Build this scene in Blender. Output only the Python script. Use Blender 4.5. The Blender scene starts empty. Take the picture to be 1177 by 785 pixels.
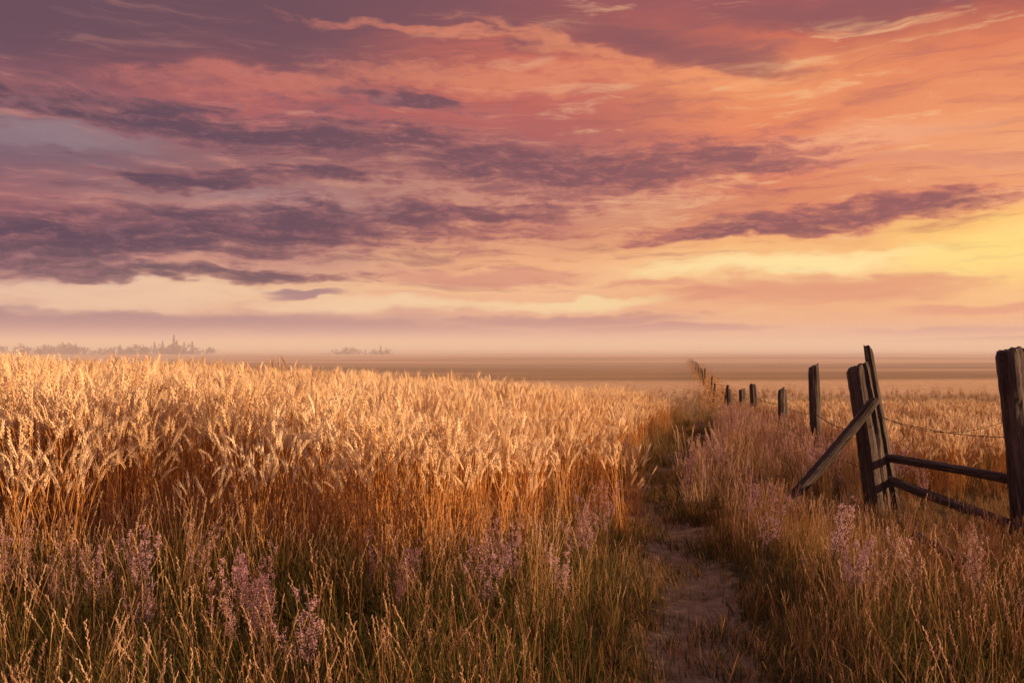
import bpy, math, random
import numpy as np
from mathutils import Vector, Matrix
random.seed(7); rng=np.random.default_rng(7)
scene=bpy.context.scene
scene.view_settings.view_transform='Standard'
scene.view_settings.look='None'
scene.view_settings.exposure=0
scene.view_settings.gamma=1

def lin(c):
    o=[]
    for v in c:
        v=v/255.0
        o.append(v/12.92 if v<=0.04045 else ((v+0.055)/1.055)**2.4)
    return (o[0],o[1],o[2],1.0)

# ------------------------------------------------------------------ camera
EYE=1.7; F=981.0; HY=398.0
cd=bpy.data.cameras.new('camera'); cam=bpy.data.objects.new('camera',cd)
scene.collection.objects.link(cam)
cam.location=(0,0,EYE); cam.rotation_euler=(math.radians(90.32),0,0)
cd.lens=30; cd.sensor_width=36; cd.clip_end=20000; cd.clip_start=0.05
scene.camera=cam

# ------------------------------------------------------------------ node helper
class S:
    def __init__(s,nt,sock): s.nt=nt; s.k=sock
    def _m(s,op,b=None,c=None,rev=False):
        n=s.nt.nodes.new('ShaderNodeMath'); n.operation=op
        args=[s,b,c]
        if rev: args=[b,s,c]
        for i,a in enumerate(args):
            if a is None: continue
            if isinstance(a,S): s.nt.links.new(a.k,n.inputs[i])
            else: n.inputs[i].default_value=float(a)
        return S(s.nt,n.outputs[0])
    def __add__(s,b): return s._m('ADD',b)
    __radd__=__add__
    def __sub__(s,b): return s._m('SUBTRACT',b)
    def __rsub__(s,b): return s._m('SUBTRACT',b,rev=True)
    def __mul__(s,b): return s._m('MULTIPLY',b)
    __rmul__=__mul__
    def ma(s,b,c): return s._m('MULTIPLY_ADD',b,c)
    def max(s,b): return s._m('MAXIMUM',b)
    def min(s,b): return s._m('MINIMUM',b)
    def abs(s): return s._m('ABSOLUTE')
    def ss(s,lo,hi):
        n=s.nt.nodes.new('ShaderNodeMapRange'); n.interpolation_type='SMOOTHSTEP'
        s.nt.links.new(s.k,n.inputs[0]); n.inputs[1].default_value=lo; n.inputs[2].default_value=hi
        n.inputs[3].default_value=0; n.inputs[4].default_value=1
        return S(s.nt,n.outputs[0])
def comb(nt,x,y,z=0.0):
    n=nt.nodes.new('ShaderNodeCombineXYZ')
    for i,a in enumerate((x,y,z)):
        if isinstance(a,S): nt.links.new(a.k,n.inputs[i])
        else: n.inputs[i].default_value=a
    return n.outputs[0]
def noise(nt,vec,scale=1,detail=6,rough=0.55,dist=0.0,lac=2.0):
    n=nt.nodes.new('ShaderNodeTexNoise'); n.noise_dimensions='3D'
    nt.links.new(vec,n.inputs['Vector']); n.inputs['Scale'].default_value=scale
    n.inputs['Detail'].default_value=detail; n.inputs['Roughness'].default_value=rough
    n.inputs['Distortion'].default_value=dist; n.inputs['Lacunarity'].default_value=lac
    return S(nt,n.outputs[0])
def mixc(nt,f,a,b,mode='MIX'):
    n=nt.nodes.new('ShaderNodeMix'); n.data_type='RGBA'; n.blend_type=mode
    if isinstance(f,S): nt.links.new(f.k,n.inputs[0])
    else: n.inputs[0].default_value=f
    for i,a_ in ((6,a),(7,b)):
        if isinstance(a_,(tuple,list)): n.inputs[i].default_value=a_
        else: nt.links.new(a_,n.inputs[i])
    return n.outputs[2]
def ramp(nt,f,stops,interp='LINEAR'):
    n=nt.nodes.new('ShaderNodeValToRGB'); cr=n.color_ramp; cr.interpolation=interp
    while len(cr.elements)<len(stops): cr.elements.new(0.5)
    for e,(p,c) in zip(cr.elements,stops): e.position=p
    for e,(p,c) in zip(cr.elements,stops): e.color=c
    nt.links.new(f.k,n.inputs[0]); return n.outputs[0]

# ------------------------------------------------------------------ sky
SUN_AZ=math.radians(97); SUN_EL=math.radians(12.5)
world=bpy.data.worlds.new('sky'); scene.world=world; world.use_nodes=True
try: world.cycles.sampling_method='NONE'
except Exception as e: print('ws',e)
nt=world.node_tree; nt.nodes.clear()
tc=nt.nodes.new('ShaderNodeTexCoord'); sp=nt.nodes.new('ShaderNodeSeparateXYZ')
nt.links.new(tc.outputs['Generated'],sp.inputs[0])
X=S(nt,sp.outputs[0]);Y=S(nt,sp.outputs[1]);Z=S(nt,sp.outputs[2])
az=X._m('ARCTAN2',Y); el=Z._m('ARCSINE')
A=az*9.81; E=el*9.81     # 1 unit ~ 5.8 degrees
def ae(px,py):
    u=(px-588.5)/F; v=(HY-py)/F
    return math.atan(u)*9.81, math.atan2(v,math.sqrt(1+u*u))*9.81
w1=noise(nt,comb(nt,A*0.45,E*1.1,3.1),1,3,0.55)-0.5
w2=noise(nt,comb(nt,A*0.5,E*1.3,9.7),1,4,0.6)-0.5
w3=noise(nt,comb(nt,A*2.2,E*6.0,5.2),1,2,0.6)-0.5
calm=E.ss(0.0,0.9)*0.8+0.2
Aw=A+w1*1.6
Ew=E+(w2*0.7+w3*0.22)*calm
cols={
0:[(0,(110,80,92)),(60,(132,88,98)),(110,(146,94,100)),(150,(136,108,118)),(180,(128,98,110)),(225,(156,102,106)),(260,(144,98,106)),(305,(156,118,122)),(328,(202,158,142)),(350,(214,170,148)),(368,(160,122,132)),(385,(166,128,138)),(397,(178,136,140))],
300:[(0,(112,78,88)),(50,(140,88,94)),(90,(184,100,96)),(125,(174,96,96)),(165,(144,98,102)),(210,(152,106,106)),(240,(182,134,126)),(265,(158,106,108)),(305,(202,148,128)),(335,(232,186,146)),(352,(226,174,142)),(370,(174,130,134)),(397,(188,142,140))],
600:[(0,(144,88,92)),(30,(176,96,90)),(65,(206,110,90)),(120,(188,102,94)),(170,(166,98,98)),(225,(204,144,122)),(255,(206,138,112)),(300,(238,172,126)),(335,(240,182,136)),(358,(232,172,136)),(374,(200,144,130)),(397,(206,154,140))],
900:[(0,(156,90,92)),(40,(200,108,88)),(85,(234,146,98)),(140,(228,134,96)),(195,(224,134,98)),(240,(218,138,102)),(280,(244,180,118)),(310,(250,206,146)),(340,(236,168,116)),(370,(234,170,126)),(397,(222,162,138))],
1177:[(0,(174,96,86)),(50,(220,124,90)),(110,(236,150,104)),(165,(238,162,116)),(215,(236,156,110)),(255,(252,198,116)),(290,(254,208,124)),(330,(250,194,126)),(365,(240,174,122)),(397,(216,156,132))],
}
pxs=sorted(cols)
T=(Ew*0.2)
outs=[]
for px in pxs:
    st=[]
    for py,c in reversed(cols[px]):
        st.append((max(0,ae(px,py)[1]/5.0),lin(c)))
    outs.append(ramp(nt,T,st))
c=outs[0]
for i in range(1,len(pxs)):
    a0=ae(pxs[i-1],HY)[0]; a1=ae(pxs[i],HY)[0]
    c=mixc(nt,Aw.ss(a0,a1),c,outs[i])
glow=ramp(nt,T,[(0,lin((235,165,120))),(0.25,lin((255,218,140))),(0.6,lin((250,176,112))),(1,lin((220,140,110)))])
c=mixc(nt,Aw.ss(5.6,9.5),c,glow)
back=ramp(nt,T,[(0,lin((140,114,134))),(0.3,lin((166,130,146))),(1,lin((150,126,150)))])
c=mixc(nt,az.abs().ss(1.9,2.7),c,back)
big=noise(nt,comb(nt,A*0.5,E*2.2,1.3),1,5,0.6,0.4)
fine=noise(nt,comb(nt,A*1.0+w1*2.0,E*7.5+w2*2.5,7.7),1,6,0.62,0.3)
puff=noise(nt,comb(nt,A*3.4,E*10.0+w2*2.0,2.7),1,5,0.68,0.5)
side=Aw.ss(-4.5,4.5)
def streaks(lst):
    g=None
    for (px,py,rx,ry,t) in lst:
        a0,e0=ae(px,py); rx/=100; ry/=100; t=math.radians(t); ct=math.cos(t); st=math.sin(t)
        p=Aw.ma(ct/rx,Ew.ma(st/rx,-(a0*ct+e0*st)/rx))
        q=Ew.ma(ct/ry,Aw.ma(-st/ry,-(e0*ct-a0*st)/ry))
        v=p.ma(p,q*q)
        g=v if g is None else g.min(v)
    return (1.0-g).max(-2.0)
def layer(c,g,lo,hi,k,tex,col,op=1.0):
    d=(g+(tex-0.5)*k).ss(lo,hi)*op
    return mixc(nt,d,c,col),d
def sc2(a,b): return mixc(nt,side,lin(a),lin(b))
c=mixc(nt,fine.ss(0.5,0.70)*0.5*E.ss(0.15,0.8),c,sc2((104,76,90),(180,104,96)))
c=mixc(nt,(1.0-fine).ss(0.52,0.70)*0.5*E.ss(0.1,0.5),c,sc2((206,138,124),(250,198,142)))
g=streaks([(905,304,170,14,2),(110,338,210,13,1),(430,352,150,9,0),(640,352,140,8,1)])
c,_=layer(c,g,-0.4,1.1,1.6,fine,sc2((236,196,164),(255,230,162)),0.8)
g=streaks([(1185,284,100,22,6)])
c,_=layer(c,g,-1.4,1.3,1.8,fine,lin((255,222,132)),0.65)
g=streaks([(60,156,90,10,0),(350,234,130,10,-2),(960,160,150,18,6)])
c,_=layer(c,g,-0.5,1.2,3.0,fine,sc2((156,132,138),(248,182,140)),0.5)
g=streaks([(950,336,150,15,1),(560,318,130,11,0),(760,330,70,6,0),(1120,358,90,6,2),(1080,180,120,10,-3)])
c,_=layer(c,g,-0.7,1.0,1.5,fine,sc2((196,132,122),(222,144,114)),0.75)
g=streaks([(120,20,380,52,-2),(470,8,330,30,-8),(720,52,190,17,-12),(1000,6,200,16,0)])
c,_=layer(c,g,-0.9,1.2,2.6,big*0.5+fine*0.5,sc2((106,78,90),(142,88,92)),0.8)
g=streaks([(800,92,130,9,-4),(640,58,120,8,-14),(480,38,150,6,-6),(300,96,150,14,2),(560,90,200,16,0)])
c,_=layer(c,g,-0.5,1.2,2.8,puff,sc2((208,118,104),(248,162,106)),0.6)
main=[(230,144,200,24,-4),(430,168,260,30,-5),(620,192,240,32,-3),(800,186,160,27,3),(480,117,80,9,-3),(215,207,80,9,0),
      (330,262,260,28,3),(90,276,210,32,2),(520,248,170,13,5),(980,243,230,12,3),(860,266,110,7,2),(180,317,200,8,1),(70,126,140,14,-2),(330,205,140,9,-2)]
g=streaks(main)
tex=fine*0.55+puff*0.45
dd_=(g+(tex-0.5)*6.0)
c=mixc(nt,dd_.ss(-0.95,0.35)*0.6,c,sc2((154,98,103),(210,120,102)))
d2=dd_.ss(-0.35,1.1)
c=mixc(nt,d2*0.9,c,sc2((96,74,88),(142,90,94)))
lump=(puff-0.5)*2.6+w3*2
c=mixc(nt,d2*lump.ss(0.0,0.7)*0.55,c,sc2((158,106,112),(216,128,108)))
g=streaks([(60,368,330,13,0),(330,376,260,9,-1),(640,369,150,7,1),(372,341,48,5,1),(760,378,120,5,0),(1080,383,110,4.5,1)])
c,_=layer(c,g,-0.5,0.8,2.2,fine,sc2((142,108,124),(182,120,118)),0.85)
c=mixc(nt,1.0-E.ss(-0.02,0.28),c,sc2((178,138,148),(216,160,146)))
c=mixc(nt,el.ss(0.42,1.0),c,lin((160,132,150)))
hs_=nt.nodes.new('ShaderNodeHueSaturation'); hs_.inputs['Saturation'].default_value=0.99; hs_.inputs['Value'].default_value=1.03
nt.links.new(c,hs_.inputs['Color'])
bg=nt.nodes.new('ShaderNodeBackground'); nt.links.new(hs_.outputs[0],bg.inputs[0]); bg.inputs[1].default_value=1.0
wo=nt.nodes.new('ShaderNodeOutputWorld'); nt.links.new(bg.outputs[0],wo.inputs[0])

sd=bpy.data.lights.new('sun','SUN'); so=bpy.data.objects.new('sun',sd); scene.collection.objects.link(so)
sd.energy=8.8; sd.angle=math.radians(0.8); sd.color=(1.0,0.61,0.34)
dv=Vector((math.sin(SUN_AZ)*math.cos(SUN_EL),math.cos(SUN_AZ)*math.cos(SUN_EL),math.sin(SUN_EL)))
so.rotation_euler=dv.to_track_quat('Z','Y').to_euler(); so.location=(30,10,20)

# ------------------------------------------------------------------ terrain
def sstep(a,b,x):
    t=np.clip((x-a)/(b-a),0,1); return t*t*(3-2*t)
def pathx(y): return np.interp(y,[-20,4.0,5.0,5.9,6.9,7.6,8.4,9.4,10.2,11,12.5,14.5,17,25,45,130],[0.3,0.92,1.1,1.30,1.36,1.47,1.46,1.36,1.42,1.6,2.15,2.85,3.6,5.6,9.8,26])
def gz(x,y):
    x=np.asarray(x,float); y=np.asarray(y,float)
    r=np.hypot(x,y); yy=np.where(y>0,y,0)
    yy=np.maximum(yy,0.9*(r-20))
    b=np.interp(yy,[0,7,9,13.4,17.3,24.6,29.6,38,50,130,400,1000,3000,9000],[0,0,-.06,-.2,-.32,-.6,-.95,-1.45,-1.75,-2.1,-3.2,-5,-7,-11])
    L=np.interp(x,[-12,-7,-3.7,0,3.3],[.22,.12,.04,.0,0.0])
    w=sstep(7,20,y)*(1-sstep(24,52,y))
    z=b+L*w
    z+=0.035*np.sin(x*1.3+y*.7)*np.cos(y*.9-x*.4)*(1-sstep(40,80,r))
    z+=0.5*sstep(60,200,r)*np.sin(x*.013+1)*np.sin(y*.021+.5)+1.3*sstep(300,1500,r)*np.sin(x*.0021+2)*np.sin(y*.0063)
    dp=np.abs(x-pathx(y))
    z-=0.05*(1-sstep(0.12,0.45,dp))*(1-sstep(30,50,y))
    return z
n=340; t=np.linspace(-1,1,n); a=3.0; bb=math.asinh(9000/a)
xs=a*np.sinh(bb*t)+1.0; ys=a*np.sinh(bb*t)+7.0
GX,GY=np.meshgrid(xs,ys); GZ=gz(GX,GY)
co=np.stack([GX,GY,GZ],-1).reshape(-1,3)
idx=np.arange(n*n).reshape(n,n)
fc=np.stack([idx[:-1,:-1],idx[:-1,1:],idx[1:,1:],idx[1:,:-1]],-1).reshape(-1,4)
me=bpy.data.meshes.new('ground'); me.from_pydata(co.tolist(),[],fc.tolist())
me.shade_smooth()
dp=np.abs(GX-pathx(GY)); pm=(1-sstep(.15,.52,dp))*(1-sstep(25,45,GY))
at=me.attributes.new('trail','FLOAT','POINT'); at.data.foreach_set('value',pm.reshape(-1).astype(np.float32))
ground=bpy.data.objects.new('ground',me); scene.collection.objects.link(ground)

def newmat(name):
    m=bpy.data.materials.new(name); m.use_nodes=True; nt=m.node_tree; nt.nodes.clear()
    o=nt.nodes.new('ShaderNodeOutputMaterial'); return m,nt,o
m,nt,o=newmat('ground_soil_and_fields')
tc=nt.nodes.new('ShaderNodeNewGeometry'); pos=tc.outputs['Position']
sp=nt.nodes.new('ShaderNodeSeparateXYZ'); nt.links.new(pos,sp.inputs[0])
X=S(nt,sp.outputs[0]);Y=S(nt,sp.outputs[1])
r=(X*X+Y*Y)._m('SQRT')
n1=noise(nt,pos,9,5,0.65); n2=noise(nt,pos,60,3,0.7)
soil=ramp(nt,n1,[(0.25,(0.035,0.028,0.014,1)),(0.5,(0.075,0.058,0.027,1)),(0.75,(0.14,0.10,0.05,1))])
soil=mixc(nt,n2.ss(0.5,0.75)*0.6,soil,(0.06,0.06,0.02,1))
dirt=ramp(nt,n1*0.6+n2*0.4,[(0.3,(0.12,0.088,0.055,1)),(0.5,(0.25,0.185,0.12,1)),(0.7,(0.42,0.31,0.21,1))])
an=nt.nodes.new('ShaderNodeAttribute'); an.attribute_name='trail'
n0=noise(nt,pos,3.2,3,0.6)
tm=(S(nt,an.outputs['Fac'])+(n1-0.5)*1.4+(n0-0.5)*1.5).ss(0.3,0.85)
near=mixc(nt,tm,soil,dirt)
f1=noise(nt,comb(nt,X*0.0022,Y*0.0075,0.9),1,2,0.5,0.5)
f2=noise(nt,comb(nt,X*0.006,Y*0.030,4.3),1,4,0.6,0.3)
f3=noise(nt,comb(nt,X*1.5,Y*1.5,4.3),1,5,0.75)
far=ramp(nt,f1,[(0.28,(0.26,0.18,0.10,1)),(0.38,(0.64,0.43,0.26,1)),(0.46,(0.40,0.275,0.165,1)),(0.52,(0.68,0.48,0.30,1)),(0.6,(0.34,0.235,0.14,1)),(0.7,(0.62,0.42,0.26,1))])  # field tones, brightened so the colour carries part of the distance haze
far=mixc(nt,f2.ss(0.42,0.66)*0.45,far,(0.28,0.19,0.115,1))
far=mixc(nt,f3.ss(0.4,0.7)*0.45*(1.0-r.ss(80,300)),far,(0.22,0.155,0.07,1))
colr=mixc(nt,r.ss(24,60),near,far)
p=nt.nodes.new('ShaderNodeBsdfDiffuse'); nt.links.new(colr,p.inputs['Color'])
bm=nt.nodes.new('ShaderNodeBump'); nt.links.new((n1+n2*0.5).k,bm.inputs['Height']); bm.inputs['Distance'].default_value=0.06; bm.inputs['Strength'].default_value=0.8
nt.links.new(bm.outputs[0],p.inputs['Normal']); nt.links.new(p.outputs[0],o.inputs[0])
me.materials.append(m)

# ------------------------------------------------------------------ vegetation materials
def vegmat(name,c1,c2,c3=None,trans=0.4):
    m,nt,o=newmat(name)
    oi=nt.nodes.new('ShaderNodeObjectInfo'); rnd=S(nt,oi.outputs['Random'])
    g=nt.nodes.new('ShaderNodeNewGeometry'); ri=S(nt,g.outputs['Random Per Island'])
    nn=noise(nt,g.outputs['Position'],0.9,0,0.6)
    f=(rnd*0.35+ri*0.4+(nn-0.5)*1.1+0.13)
    st=[(0.05,c1+(1,)),(0.5,c2+(1,)),(0.95,(c3 or c2)+(1,))]
    c=ramp(nt,f,st)
    p=nt.nodes.new('ShaderNodeBsdfDiffuse'); nt.links.new(c,p.inputs['Color'])
    if trans<=0:
        nt.links.new(p.outputs[0],o.inputs[0]); return m
    tr=nt.nodes.new('ShaderNodeBsdfTranslucent'); nt.links.new(c,tr.inputs[0])
    mx=nt.nodes.new('ShaderNodeMixShader'); mx.inputs[0].default_value=trans
    nt.links.new(p.outputs[0],mx.inputs[1]); nt.links.new(tr.outputs[0],mx.inputs[2]); nt.links.new(mx.outputs[0],o.inputs[0])
    return m
M_head=vegmat('wheat_head',(0.66,0.46,0.25),(0.84,0.65,0.41),(0.91,0.78,0.55),0.3)
M_awn=vegmat('wheat_awn',(0.78,0.60,0.35),(0.87,0.71,0.46),(0.92,0.80,0.58),0.5)
M_stem=vegmat('wheat_stem',(0.42,0.18,0.05),(0.58,0.28,0.085),(0.70,0.40,0.15),0.25)
M_leaf=vegmat('wheat_leaf',(0.34,0.155,0.045),(0.52,0.26,0.085),(0.66,0.40,0.16),0.5)
M_green=vegmat('grass_green',(0.034,0.040,0.012),(0.082,0.082,0.024),(0.165,0.138,0.042),0.35)  # green albedo kept extra dark, standing in for shadow over the foreground grass
M_dry=vegmat('grass_dry',(0.20,0.10,0.036),(0.36,0.20,0.078),(0.54,0.35,0.16),0.4)
M_pale=vegmat('grass_pale',(0.40,0.24,0.14),(0.56,0.38,0.25),(0.68,0.50,0.36),0.4)
M_pink=vegmat('flower_mauve',(0.42,0.23,0.28),(0.58,0.36,0.41),(0.74,0.53,0.55),0.4)
M_stk=vegmat('flower_stalk',(0.12,0.07,0.04),(0.2,0.12,0.07),(0.28,0.17,0.10),0.0)

class MB:
    def __init__(s): s.v=[]; s.f=[]; s.m=[]
    def tube(s,pts,rs,k,mat):
        b=len(s.v)
        for i,(p,r) in enumerate(zip(pts,rs)):
            d=(pts[min(i+1,len(pts)-1)]-pts[max(i-1,0)]).normalized()
            u=d.orthogonal().normalized(); w=d.cross(u)
            for j in range(k):
                a=2*math.pi*j/k; s.v.append(p+u*(r*math.cos(a))+w*(r*math.sin(a)))
        for i in range(len(pts)-1):
            for j in range(k):
                s.f.append((b+i*k+j,b+i*k+(j+1)%k,b+(i+1)*k+(j+1)%k,b+(i+1)*k+j)); s.m.append(mat)
    def ribbon(s,pts,ws,side,mat):
        b=len(s.v)
        for p,w in zip(pts,ws):
            s.v.append(p-side*w*.5); s.v.append(p+side*w*.5)
        for i in range(len(pts)-1):
            s.f.append((b+2*i,b+2*i+1,b+2*i+3,b+2*i+2)); s.m.append(mat)
    def tri(s,a,b_,c,mat):
        b=len(s.v); s.v+= [a,b_,c]; s.f.append((b,b+1,b+2)); s.m.append(mat)
    def kernel(s,p,d,L,W,mat):
        u=d.orthogonal().normalized(); w=d.cross(u); b=len(s.v)
        s.v.append(p)
        q=p+d*L*.42
        for j in range(3):
            a=math.pi*2/3*j; s.v.append(q+u*W*math.cos(a)+w*W*math.sin(a))
        s.v.append(p+d*L)
        for j in range(3):
            s.f.append((b,b+1+(j+1)%3,b+1+j)); s.m.append(mat)
            s.f.append((b+4,b+1+j,b+1+(j+1)%3)); s.m.append(mat)
    def mesh(s,name,mats):
        me=bpy.data.meshes.new(name); me.from_pydata([tuple(v) for v in s.v],[],s.f)
        for m in mats: me.materials.append(m)
        me.polygons.foreach_set('material_index',s.m); me.update(); return me
R=random.uniform
def rdir(): 
    a=R(0,2*math.pi); return Vector((math.cos(a),math.sin(a),0))
def stalk(mb,base,h):
    ld=rdir(); lean=R(0.02,0.22); d2=rdir()
    N=4
    def P(t): return base+Vector((0,0,h*t))+ld*(lean*t*t)+d2*(0.02*math.sin(t*4))
    pts=[P(i/N) for i in range(N+1)]
    mb.tube(pts,[0.0036-0.0014*i/N for i in range(N+1)],3,0)
    d=(pts[-1]-pts[-2]).normalized(); p=pts[-1].copy()
    nod=R(0.0,0.85); L=R(0.12,0.16); K=9
    ang=R(0,3.14)
    for i in range(K):
        d=(d+ld*(nod/K*.9)+Vector((0,0,-nod/K*.35))).normalized()
        s1=d.orthogonal().normalized(); s2=d.cross(s1)
        w=math.sin(math.pi*(0.18+0.75*i/K))
        for sg in (-1,1):
            o=(s1*math.cos(ang)+s2*math.sin(ang))*sg
            if i%2: o=(s1*math.cos(ang+.9)+s2*math.sin(ang+.9))*sg
            kd=(d+o*0.42).normalized()
            mb.kernel(p+o*0.0025,kd,0.027,0.0072*w+0.001,1)
            if i>2:
                ad=(d+o*R(.12,.4)+Vector((R(-.1,.1),R(-.1,.1),0))).normalized()
                q=p+o*.004+kd*.012; al=R(.05,.10)
                ww=ad.orthogonal().normalized()*0.0014
                mb.tri(q-ww,q+ww,q+ad*al,2)
        p=p+d*(L/K)
    for _ in range(random.choice((1,2,2))):
        t=R(0.1,0.7); q=P(t); od=rdir(); L=R(.14,.30); sd_=od.cross(Vector((0,0,1)))
        pp=[];ws=[]
        up=R(.9,1.7); dr=R(.4,1.6)
        for i in range(4):
            s_=i/3; pp.append(q+od*(L*s_*.6)+Vector((0,0,L*(up*s_-dr*s_*s_)*.7))); ws.append(0.009*(1-s_)**.7+.0008)
        mb.ribbon(pp,ws,(sd_+Vector((0,0,R(-.5,.5)))).normalized(),3)
def blade(mb,base,h,w,mat,outd,bend):
    side=outd.cross(Vector((0,0,1))).normalized(); side=(side+outd*R(-.6,.6)).normalized()
    pts=[];ws=[]
    for i in range(4):
        t=i/3; pts.append(base+Vector((0,0,h*(t-0.28*bend*t*t*t)))+outd*(h*bend*0.62*t*t)); ws.append(w*(1-t)**.6+0.0006)
    mb.ribbon(pts,ws,side,mat)
def mkvariants(cname,count,fn,mats):
    c=bpy.data.collections.new(cname)
    for i in range(count):
        mb=MB(); fn(mb); me=mb.mesh('%s_clump_%02d'%(cname,i),mats)
        c.objects.link(bpy.data.objects.new('%s_clump_%02d'%(cname,i),me))
    return c
def f_wheat(mb):
    for _ in range(11):
        b=rdir()*R(0,.15); stalk(mb,b,R(0.80,1.16))
def mk_grass(nb,hmin,hmax,pg,seed=0.1,rad=.12,wd=1.0):
    def f(mb):
        for _ in range(nb):
            od=rdir(); b=rdir()*(rad*math.sqrt(R(0,1))); h=R(hmin,hmax)
            mat=0 if R(0,1)<pg else 1
            blade(mb,b,h,R(.004,.0075)*wd,mat,od,R(.1,1.1)**1.3)
            if R(0,1)<seed:
                h2=hmax*R(.95,1.35); ld=rdir(); ln=R(.03,.16)
                pts=[b+Vector((0,0,h2*k/3))+ld*ln*(k/3)**2 for k in range(4)]
                mb.tube(pts,[.0015]*4,3,1); q=pts[-1]; d=(pts[-1]-pts[-2]).normalized()
                for k in range(12):
                    kd=(d+rdir()*.5).normalized(); mb.kernel(q-d*(.009*k),kd,.016,.0028,2)
    return f
def f_plume(mb):
    for _ in range(5):
        b=rdir()*R(0,.11); h=R(.45,.8); ld=rdir(); ln=R(.02,.2)
        P=lambda t: b+Vector((0,0,h*t))+ld*ln*t*t
        mb.tube([P(i/4) for i in range(5)],[.0028-.0003*i for i in range(5)],3,0)
        for k in range(19):
            t=R(.46,1); q=P(t); od=rdir(); L=R(.03,.09)*(1.35-t)*1.3
            e=q+od*L*.65+Vector((0,0,L*.9)); mb.tube([q,e],[.0011]*2,3,0)
            for _j in range(13):
                s_=R(.15,1.1); c0=q.lerp(e,s_)+Vector((R(-.01,.01),R(-.01,.01),R(-.01,.01)))
                a_=Vector((R(-1,1),R(-1,1),R(-1,1))).normalized(); bq=a_.orthogonal().normalized(); z=R(.0035,.007)
                mb.tri(c0-a_*z,c0+bq*z,c0+a_*z*.8-bq*z*.5,1)
        for k in range(7):
            q=P(R(.05,.5)); blade(mb,q,R(.06,.14),.007,2,rdir(),1.0)
C_wheat=mkvariants('wheat',9,f_wheat,[M_stem,M_head,M_awn,M_leaf])
C_green=mkvariants('green_grass',7,mk_grass(38,.16,.46,.74,.04),[M_green,M_dry,M_pale])
C_dry=mkvariants('dry_grass',7,mk_grass(36,.22,.58,.3,.16),[M_green,M_dry,M_pale])
C_pale=mkvariants('pale_grass',6,mk_grass(26,.2,.5,.15,.5),[M_dry,M_pale,M_pale])
C_short=mkvariants('short_grass',5,mk_grass(32,.04,.15,.58,0),[M_green,M_dry,M_pale])
C_plume=mkvariants('mauve_flower',6,f_plume,[M_stk,M_pink,M_green])

def scatter(name,xy,coll,smin,smax,nvar,tilt=0.12,scl=None):
    xy=np.asarray(xy); N=len(xy)
    z=gz(xy[:,0],xy[:,1])-0.02
    me=bpy.data.meshes.new(name); me.vertices.add(N)
    me.vertices.foreach_set('co',np.column_stack([xy,z]).astype(np.float32).ravel())
    rot=np.column_stack([rng.normal(0,tilt,N),rng.normal(0,tilt,N),rng.uniform(0,6.283,N)]).astype(np.float32)
    s=rng.uniform(smin,smax,N)
    if scl is not None: s=s*scl
    me.attributes.new('rot','FLOAT_VECTOR','POINT').data.foreach_set('vector',rot.ravel())
    me.attributes.new('scl','FLOAT','POINT').data.foreach_set('value',s.astype(np.float32))
    me.attributes.new('pick','INT','POINT').data.foreach_set('value',rng.integers(0,nvar,N).astype(np.int32))
    ob=bpy.data.objects.new(name,me); scene.collection.objects.link(ob)
    g=bpy.data.node_groups.new(name+'_scatter','GeometryNodeTree')
    g.interface.new_socket('Geometry',in_out='INPUT',socket_type='NodeSocketGeometry')
    g.interface.new_socket('Geometry',in_out='OUTPUT',socket_type='NodeSocketGeometry')
    N_=g.nodes.new; L=g.links.new
    gi=N_('NodeGroupInput'); go=N_('NodeGroupOutput'); ip=N_('GeometryNodeInstanceOnPoints')
    ci=N_('GeometryNodeCollectionInfo'); ci.inputs['Collection'].default_value=coll
    ci.inputs['Separate Children'].default_value=True; ci.inputs['Reset Children'].default_value=True
    def na(nm,dt):
        a=N_('GeometryNodeInputNamedAttribute'); a.data_type=dt; a.inputs['Name'].default_value=nm
        return [q for q in a.outputs if q.enabled and q.name=='Attribute'][0]
    er=N_('FunctionNodeEulerToRotation')
    L(gi.outputs[0],ip.inputs['Points']); L(ci.outputs[0],ip.inputs['Instance']); ip.inputs['Pick Instance'].default_value=True
    L(na('pick','INT'),ip.inputs['Instance Index']); L(na('rot','FLOAT_VECTOR'),er.inputs[0]); L(er.outputs[0],ip.inputs['Rotation'])
    L(na('scl','FLOAT'),ip.inputs['Scale']); L(ip.outputs[0],go.inputs[0])
    md=ob.modifiers.new('scatter','NODES'); md.node_group=g
    print(name,N); return ob
def jgrid(x0,x1,y0,y1,s):
    gx,gy=np.meshgrid(np.arange(x0,x1,s),np.arange(y0,y1,s))
    p=np.column_stack([gx.ravel(),gy.ravel()]); return p+rng.uniform(-.6*s,.6*s,p.shape)
def wob(p,k=1.0,ph=0): return np.sin(p[:,0]*2.1*k+ph)*np.sin(p[:,1]*1.7*k+ph*2)+.5*np.sin(p[:,0]*5.3*k+p[:,1]*3.1*k+ph)
def fencex(y): return 2.07+.2*y
def wfront(x): return np.interp(x,[-20,-9,-4,-2,-.2,.5],[8,7.2,6.5,6.0,6.2,7.0])
def wright(y): return np.interp(y,[6,7,8,10.6,14,18,25],[.1,.45,.75,.95,1.65,2.95,4.6])
p=np.vstack([jgrid(-12,5.5,5.5,14,.215),jgrid(-24,5.5,14,25,.29),jgrid(-24,-12,5.5,14,.35)])
ed=np.minimum(p[:,1]-wfront(p[:,0]),wright(p[:,1])-p[:,0]+.25*wob(p,.8,3))+.3*wob(p,1.0)
k=(ed+rng.normal(0,.14,len(p))>0)&(p[:,1]<24+.5*wob(p,.6))
p=p[k]; ed=ed[k]; hs=np.interp(p[:,0],[-10,-6,-4,-2.5,-1,1,4],[1.20,1.17,1.11,1.05,.99,.91,.80])*(1+0.05*wob(p,.5,2)+.05*wob(p,1.7,4))
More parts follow.
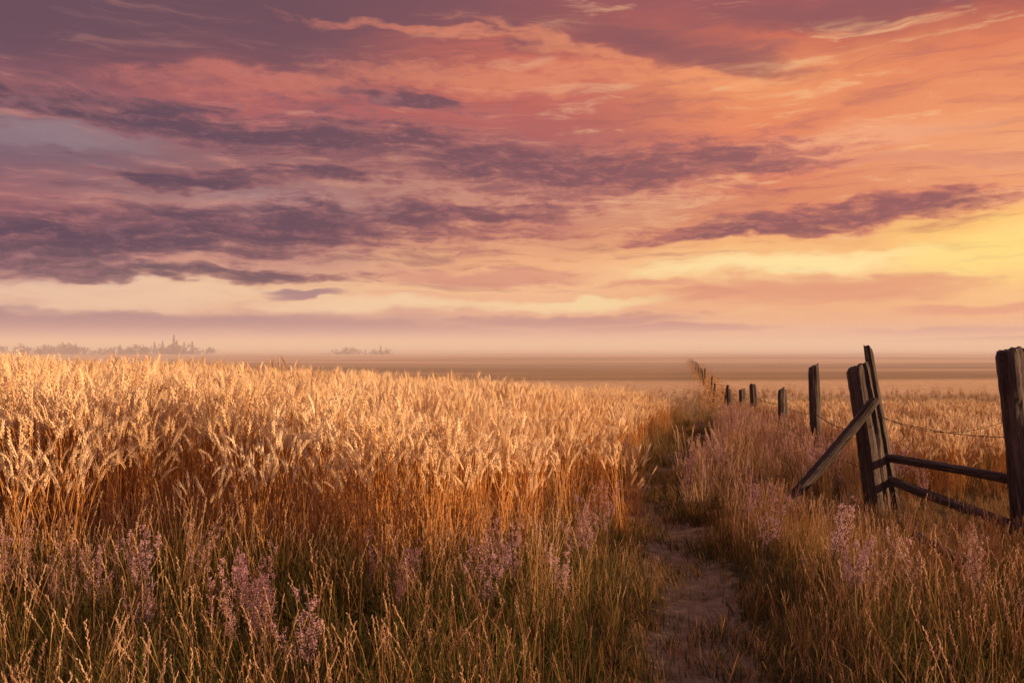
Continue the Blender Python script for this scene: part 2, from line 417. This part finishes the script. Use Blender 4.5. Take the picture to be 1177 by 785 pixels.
hs*=np.where(ed<.6,rng.uniform(.78,1,len(p))*(.87+.21*np.clip(ed,0,.6)),1)
scatter('wheat_field',p,C_wheat,.88,1.1,9,.07,hs)
# grass
p=jgrid(-8,7,2.4,8.5,.135)
dpth=np.abs(p[:,0]-pathx(p[:,1]))
inw=(p[:,1]>wfront(p[:,0])+.6)&(p[:,0]<wright(p[:,1])-.35)
k=(~inw)&(dpth>.23+.12*wob(p,2))&(np.abs(p[:,0])<p[:,1]*.72+1.6)
def fsc(q): return 1-.58*sstep(2.0,2.8,q[:,0])*sstep(5.4,6.6,q[:,1])*(1-sstep(9.6,11,q[:,1]))
q=p[k]; dm=wob(q,.7,3)*.8+rng.normal(0,.6,len(q))+np.where(q[:,0]>1.5,.15,-.4)+(q[:,1]-5.6)*.5
sc=np.clip((dpth[k]-.05)*1.1,.35,1)*fsc(q)
scatter('meadow_grass',q[dm<.4],C_green,.75,1.2,7,.12,sc[dm<.4])
scatter('dry_grass_tufts',q[dm>=.4],C_dry,.7,1.05,7,.12,sc[dm>=.4])
p=jgrid(-1,20,8.5,32,.24); dpth=np.abs(p[:,0]-pathx(p[:,1]))
k=(p[:,0]>wright(p[:,1])-.3)&(dpth>.22+.1*wob(p,2))&(p[:,0]<p[:,1]*.7+2)
q=p[k]; sc=np.clip((dpth[k]-.05)*1.0,.35,1)*fsc(q)
dm=rng.normal(0,.6,len(q))-np.clip(dpth[k]-.8,-1,2)+.3*wob(q,1.1,1)
scatter('verge_grass',q[dm>.1],C_green,.7,1.2,7,.12,sc[dm>.1])
scatter('roadside_dry_grass',q[dm<=.1],C_dry,.7,1.05,7,.12,sc[dm<=.1])
p=jgrid(1.5,9,7,28,.33); dq=p[:,0]-pathx(p[:,1]); k=(dq>.5)&(p[:,0]<fencex(p[:,1])+.6)&(wob(p,1.4,2)+rng.normal(0,.5,len(p))>-.2)
scatter('pale_seed_grass',p[k],C_pale,.7,1.15,6,.12,fsc(p[k]))
p=jgrid(4,24,9.8,30,.34); k=(p[:,0]>fencex(p[:,1])+.5+.3*wob(p))&(p[:,0]<p[:,1]*.72+2.5)
scatter('barley_stand',p[k],C_wheat,.46,.66,9,.1)
p=jgrid(-22,34,24,66,.6); k=(rng.uniform(0,1,len(p))<1.1-p[:,1]/75)
scatter('field_stubble',p[k],C_dry,.6,1.1,7,.15)
p=jgrid(-1.5,7,2.6,25,.11); dpth=np.abs(p[:,0]-pathx(p[:,1])); k=(dpth<.5)&(wob(p,2.4,5)+rng.normal(0,.6,len(p))+dpth*1.8>.5)
scatter('trail_grass',p[k],C_short,.6,1.4,5,.2)
# mauve flowers
spots=[(-2.5,5.1),(-2.35,5.3),(-2.7,5.4),(-2.95,5.2),(-2.6,4.9),(-2.45,5.5),(-2.05,5.4),(-1.35,4.6),(-1.45,4.4),(-1.5,4.8),(-1.2,4.2),(-1.02,4.1),(-.25,5.5),(-.1,5.8),(.0,5.3),(-.2,5.1),(.6,6.5),(.75,7.2),(.5,6.2),(-.7,4.9),(-.85,5.3),(1.95,5.1),(2.1,5.3),(2.3,5.2),(2.55,5.4),(-3.3,5.5),(-3.15,5.0),(-3.5,5.6),(2.7,5.0),(1.9,6.3),(2.0,7.4),(2.2,6.0),(-2.0,4.7),(.35,5.2)]
p=np.array(spots)
q=jgrid(1.5,11,9.5,30,.5); dq=q[:,0]-pathx(q[:,1]); k=(dq>.5)&(q[:,0]<fencex(q[:,1])+.6)&(rng.uniform(0,1,len(q))<.75)
scatter('mauve_wildflowers',np.vstack([p,q[k]]),C_plume,.68,.94,6,.1)

# ------------------------------------------------------------------ fence
mw,nt,o=newmat('weathered_wood')
tcn=nt.nodes.new('ShaderNodeTexCoord'); oi=nt.nodes.new('ShaderNodeObjectInfo')
mp=nt.nodes.new('ShaderNodeMapping'); mp.inputs['Scale'].default_value=(22,22,1.6); nt.links.new(tcn.outputs['Object'],mp.inputs[0])
nt.links.new(comb(nt,S(nt,oi.outputs['Random'])*20,0.0,0.0),mp.inputs['Location'])
g1=noise(nt,mp.outputs[0],1,8,0.7,0.6); g2=noise(nt,mp.outputs[0],4,6,0.7,0.2); g3=noise(nt,tcn.outputs['Object'],5,5,0.6)
cw=ramp(nt,g1*.65+g2*.35,[(0.32,(0.014,0.011,0.009,1)),(0.45,(0.06,0.045,0.037,1)),(0.56,(0.13,0.10,0.085,1)),(0.72,(0.26,0.21,0.18,1))])
cw=mixc(nt,g3.ss(.5,.7)*.5,cw,(0.05,0.042,0.038,1))
p_=nt.nodes.new('ShaderNodeBsdfPrincipled'); nt.links.new(cw,p_.inputs['Base Color']); p_.inputs['Roughness'].default_value=.9; p_.inputs['Specular IOR Level'].default_value=.15
bm=nt.nodes.new('ShaderNodeBump'); nt.links.new((g1+g2*.5).k,bm.inputs['Height']); bm.inputs['Distance'].default_value=.03; bm.inputs['Strength'].default_value=1
nt.links.new(bm.outputs[0],p_.inputs['Normal']); nt.links.new(p_.outputs[0],o.inputs[0])
mwire,nt,o=newmat('rusty_wire'); p_=nt.nodes.new('ShaderNodeBsdfPrincipled'); tcn=nt.nodes.new('ShaderNodeTexCoord')
nn=noise(nt,tcn.outputs['Object'],30,5,.6); nt.links.new(ramp(nt,nn,[(.35,(.05,.025,.015,1)),(.65,(.16,.08,.045,1))]),p_.inputs['Base Color'])
p_.inputs['Metallic'].default_value=.5; p_.inputs['Roughness'].default_value=.6; nt.links.new(p_.outputs[0],o.inputs[0])

fence=bpy.data.objects.new('wooden_fence',None); scene.collection.objects.link(fence)
fence.location=(3.9,9.2,0); bpy.context.view_layer.update()
def addchild(name,me,mtx=None,parent=fence):
    ob=bpy.data.objects.new(name,me); scene.collection.objects.link(ob)
    ob.parent=parent; ob.matrix_parent_inverse=Matrix.Translation(-parent.location)
    if mtx is not None: ob.matrix_basis=mtx
    return ob
def log(name,p0,p1,r0,r1,square=.5,asp=1.0,sides=20,rings=26,jag=.05,bow=.02,parent=fence):
    p0=Vector(p0);p1=Vector(p1); L=(p1-p0).length
    ang=np.linspace(0,2*np.pi,sides,endpoint=False); grv=rng.normal(0,.055,sides)
    crack=rng.integers(0,sides,3); grv[crack]-=.16
    off=R(0,.78)
    v=[];f=[]
    bd=R(0,6.28)
    for i in range(rings):
        t=i/(rings-1); r=r0+(r1-r0)*t
        cx=bow*math.sin(t*3.1)*math.cos(bd)+rng.normal(0,.0015); cy=bow*math.sin(t*3.1)*math.sin(bd)+rng.normal(0,.0015)
        for j in range(sides):
            a_=ang[j]+off; sq=1/max(abs(math.cos(a_-off)),abs(math.sin(a_-off)))
            rr=r*((1-square)+square*min(sq,1.28))*(1+grv[j]*(1+.5*math.sin(t*9+j))+rng.normal(0,.012))
            z=L*t
            if i==rings-1: z+=jag*(math.sin(a_*1+bd)*.6)+rng.uniform(-jag,jag)*.35
            if i==rings-1: rr*=.88
            v.append((cx+rr*math.cos(a_),cy+rr*asp*math.sin(a_),z))
    for i in range(rings-1):
        for j in range(sides): f.append((i*sides+j,i*sides+(j+1)%sides,(i+1)*sides+(j+1)%sides,(i+1)*sides+j))
    v.append((0,0,L-jag*.3)); c_=len(v)-1
    for j in range(sides): f.append(((rings-1)*sides+j,(rings-1)*sides+(j+1)%sides,c_))
    v.append((0,0,0)); c_=len(v)-1
    for j in range(sides): f.append(((j+1)%sides,j,c_))
    me=bpy.data.meshes.new(name); me.from_pydata(v,[],f); me.materials.append(mw)
    q=(p1-p0).to_track_quat('Z','Y')
    return addchild(name,me,Matrix.Translation(p0)@q.to_matrix().to_4x4(),parent)
log('corner_post',(3.98,9.2,-.4),(3.72,9.2,1.49),.112,.10,.6,1.0,24,34,.05)
log('leaning_post',(4.26,9.36,-.4),(3.90,9.36,1.69),.055,.042,.5,1.0,jag=.05)
log('diagonal_brace',(2.66,8.86,-.14),(3.83,9.0,1.14),.052,.048,.6,jag=.03)
log('gate_post',(4.74,7.85,-.4),(4.57,7.85,1.67),.10,.105,.7,jag=.03,sides=24,rings=34)
log('gate_post_split',(4.98,7.98,-.4),(4.83,7.98,1.68),.085,.095,.6,jag=.05)
log('upper_rail',(4.00,9.28,.50),(4.70,7.95,.45),.040,.042,.6,jag=.02,bow=.015)
log('lower_rail',(4.04,9.26,.27),(4.66,7.72,.04),.042,.04,.6,jag=.03,bow=.03)
log('fallen_rail',(3.16,6.7,.22),(3.42,6.2,.06),.04,.03,.5,jag=.05)
posts=[(4.78,13.4,4.73,1.39,.082),(5.42,17.2,5.43,.84,.07),(5.60,17.4,5.54,.80,.055),(7.0,24.6,6.94,.60,.10),(8.0,29.6,7.98,.22,.11),(9.65,37.8,9.6,-.2,.11)]
for i,(bx,by,tx,tz,r) in enumerate(posts):
    log('line_post_%d'%(i+1),(bx,by,float(gz(bx,by))-.3),(tx,by,tz),r,r*.92,.5,sides=14,rings=16,jag=.06)
yy=46.0;i=7
while yy<240:
    bx=fencex(yy)+R(-.25,.25); z0=float(gz(bx,yy)); hgt=R(.8,1.5)
    log('line_post_%d'%i,(bx,yy,z0-.3),(bx+R(-.25,.25),yy,z0+hgt),.085,.075,.5,sides=8,rings=5,jag=.05); i+=1
    yy+=R(5,12)
mb=MB()
def wire(a,b,sag,barb=True,r=.0035):
    a=Vector(a);b=Vector(b); n_=26; pts=[]
    for i in range(n_+1):
        t=i/n_; pts.append(a.lerp(b,t)+Vector((0,0,-sag*4*t*(1-t))))
    mb.tube(pts,[r]*(n_+1),5,0)
    if barb:
        L=(b-a).length; nb=int(L/.11)
        for k in range(nb):
            t=(k+.5)/nb; q=a.lerp(b,t)+Vector((0,0,-sag*4*t*(1-t)))
            for _ in range(2):
                d=Vector((R(-1,1),R(-1,1),R(-1,1))).normalized()*.02; mb.tube([q-d,q,q+d],[.0012,.0035,.0012],3,0)
wire((3.98,9.2,.93),(4.6,7.9,.86),.05); wire((3.92,9.2,.98),(4.60,7.9,1.02),.16,False,.0025)
chain=[(3.9,9.3),(4.76,13.4),(5.45,17.2),(6.96,24.6),(8.0,29.6),(9.62,37.8)]
for h_ in (.45,.85):
    for (x0,y0),(x1,y1) in zip(chain[:-1],chain[1:]):
        wire((x0,y0,float(gz(x0,y0))+h_),(x1,y1,float(gz(x1,y1))+h_),.07,y0<18)
addchild('barbed_wire',mb.mesh('barbed_wire',[mwire]),Matrix.Identity(4))

# ------------------------------------------------------------------ distant trees, hedge, hills
M_tree=vegmat('distant_foliage',(0.035,0.033,0.020),(0.08,0.06,0.035),(0.08,0.06,0.035),0.0)
def tree(mb,x,y,h,kind):
    z0=float(gz(x,y)); b=Vector((x,y,z0-.3))
    mb.tube([b,b+Vector((0,0,h*.4)),b+Vector((0,0,h*.8))],[h*.03,h*.02,h*.004],5,0)
    lobes=[(Vector((R(-.4,.4)*h,R(-.3,.3)*h,R(.2,.75)*h)),R(.16,.28)*h) for _ in range(8)]
    for _ in range(150):
        if kind=='c':
            t=R(.03,1)**.9; rr=(1-t)*h*.30*(0.6+.4*math.sin(t*26)**2)+.05; dd=rdir(); c0=b+Vector((0,0,h*t))+dd*rr*R(.3,1)
        else:
            lc,lr=random.choice(lobes); dd=Vector((R(-1,1),R(-1,1),R(-1,1))).normalized(); c0=b+lc+dd*lr*R(.4,1)
        a_=Vector((R(-1,1),R(-1,1),R(-1,1))).normalized(); q_=a_.orthogonal().normalized(); z=h*R(.03,.07)
        mb.tri(c0-a_*z,c0+q_*z,c0+a_*z-q_*z*.6,0)
mb=MB()
def row(x0,x1,y,n_,hm):
    for _ in range(n_):
        x=R(x0,x1); tree(mb,x,y+R(-30,30),hm*R(.3,1.1)*R(.7,1),'c' if R(0,1)<.12 else 'd')
row(-292,-176,500,100,8.0); row(-226,-190,490,14,8.5); row(-116,-74,520,24,6.5)
tree(mb,-198,500,11.5,'c'); tree(mb,-206,503,8.0,'c'); tree(mb,-191,497,7.5,'c')
row(-700,-340,560,70,7); row(-1000,200,1500,130,9); row(300,1500,1600,110,10)
ob=bpy.data.objects.new('distant_tree_row',mb.mesh('distant_tree_row',[M_tree])); scene.collection.objects.link(ob)
mb=MB()
yy=40
while yy<260:
    x=fencex(yy)+R(-.5,.8); z0=float(gz(x,yy)); h=R(.5,1.15)
    for _ in range(34):
        c0=Vector((x+R(-.7,.7),yy+R(-.7,.7),z0+R(0,h))); a_=Vector((R(-1,1),R(-1,1),R(-.3,1))).normalized(); q_=a_.orthogonal().normalized(); z=R(.05,.14)
        mb.tri(c0-a_*z,c0+q_*z*.4,c0+a_*z,0)
    yy+=R(.4,1.0)
ob=bpy.data.objects.new('hedge_brush',mb.mesh('hedge_brush',[M_dry])); scene.collection.objects.link(ob)
xsn=np.linspace(1500,6200,110); v=[];f=[]
for i,x in enumerate(xsn):
    e=min(1,(x-1500)/900)**.7*min(1,(6200-x)/1200); h=e*(70+7*math.sin(x*.0021)+5*math.sin(x*.007+1)+2*math.sin(x*.04))
    for yy,k_ in ((4300,0),(4550,.8),(4800,1),(5400,.3),(5900,0)): v.append((x,yy,-14+h*k_))
for i in range(109):
    for j in range(4): f.append((i*5+j,(i+1)*5+j,(i+1)*5+j+1,i*5+j+1))
me=bpy.data.meshes.new('distant_hills'); me.from_pydata(v,[],f); me.shade_smooth(); me.materials.append(M_tree)
ob=bpy.data.objects.new('distant_hills',me); scene.collection.objects.link(ob)

# ------------------------------------------------------------------ ground mist (real scattering volume)
def mist(name,z1,y0,dens,col):
    m,nt,o=newmat(name); vs=nt.nodes.new('ShaderNodeVolumeScatter'); vs.inputs['Color'].default_value=col
    vs.inputs['Density'].default_value=dens; vs.inputs['Anisotropy'].default_value=0.0
    nt.links.new(vs.outputs[0],o.inputs['Volume'])
    x=6500;y1=6500;z0=-30
    v=[(-x,y0,z0),(x,y0,z0),(x,y1,z0),(-x,y1,z0),(-x,y0,z1),(x,y0,z1),(x,y1,z1),(-x,y1,z1)]
    f=[(3,2,1,0),(4,5,6,7),(0,1,5,4),(1,2,6,5),(2,3,7,6),(3,0,4,7)]
    me=bpy.data.meshes.new(name); me.from_pydata(v,[],f); me.materials.append(m)
    ob=bpy.data.objects.new(name,me); scene.collection.objects.link(ob)
mist('ground_mist',12.0,80.0,0.0020,(0.98,0.86,1.0,1))
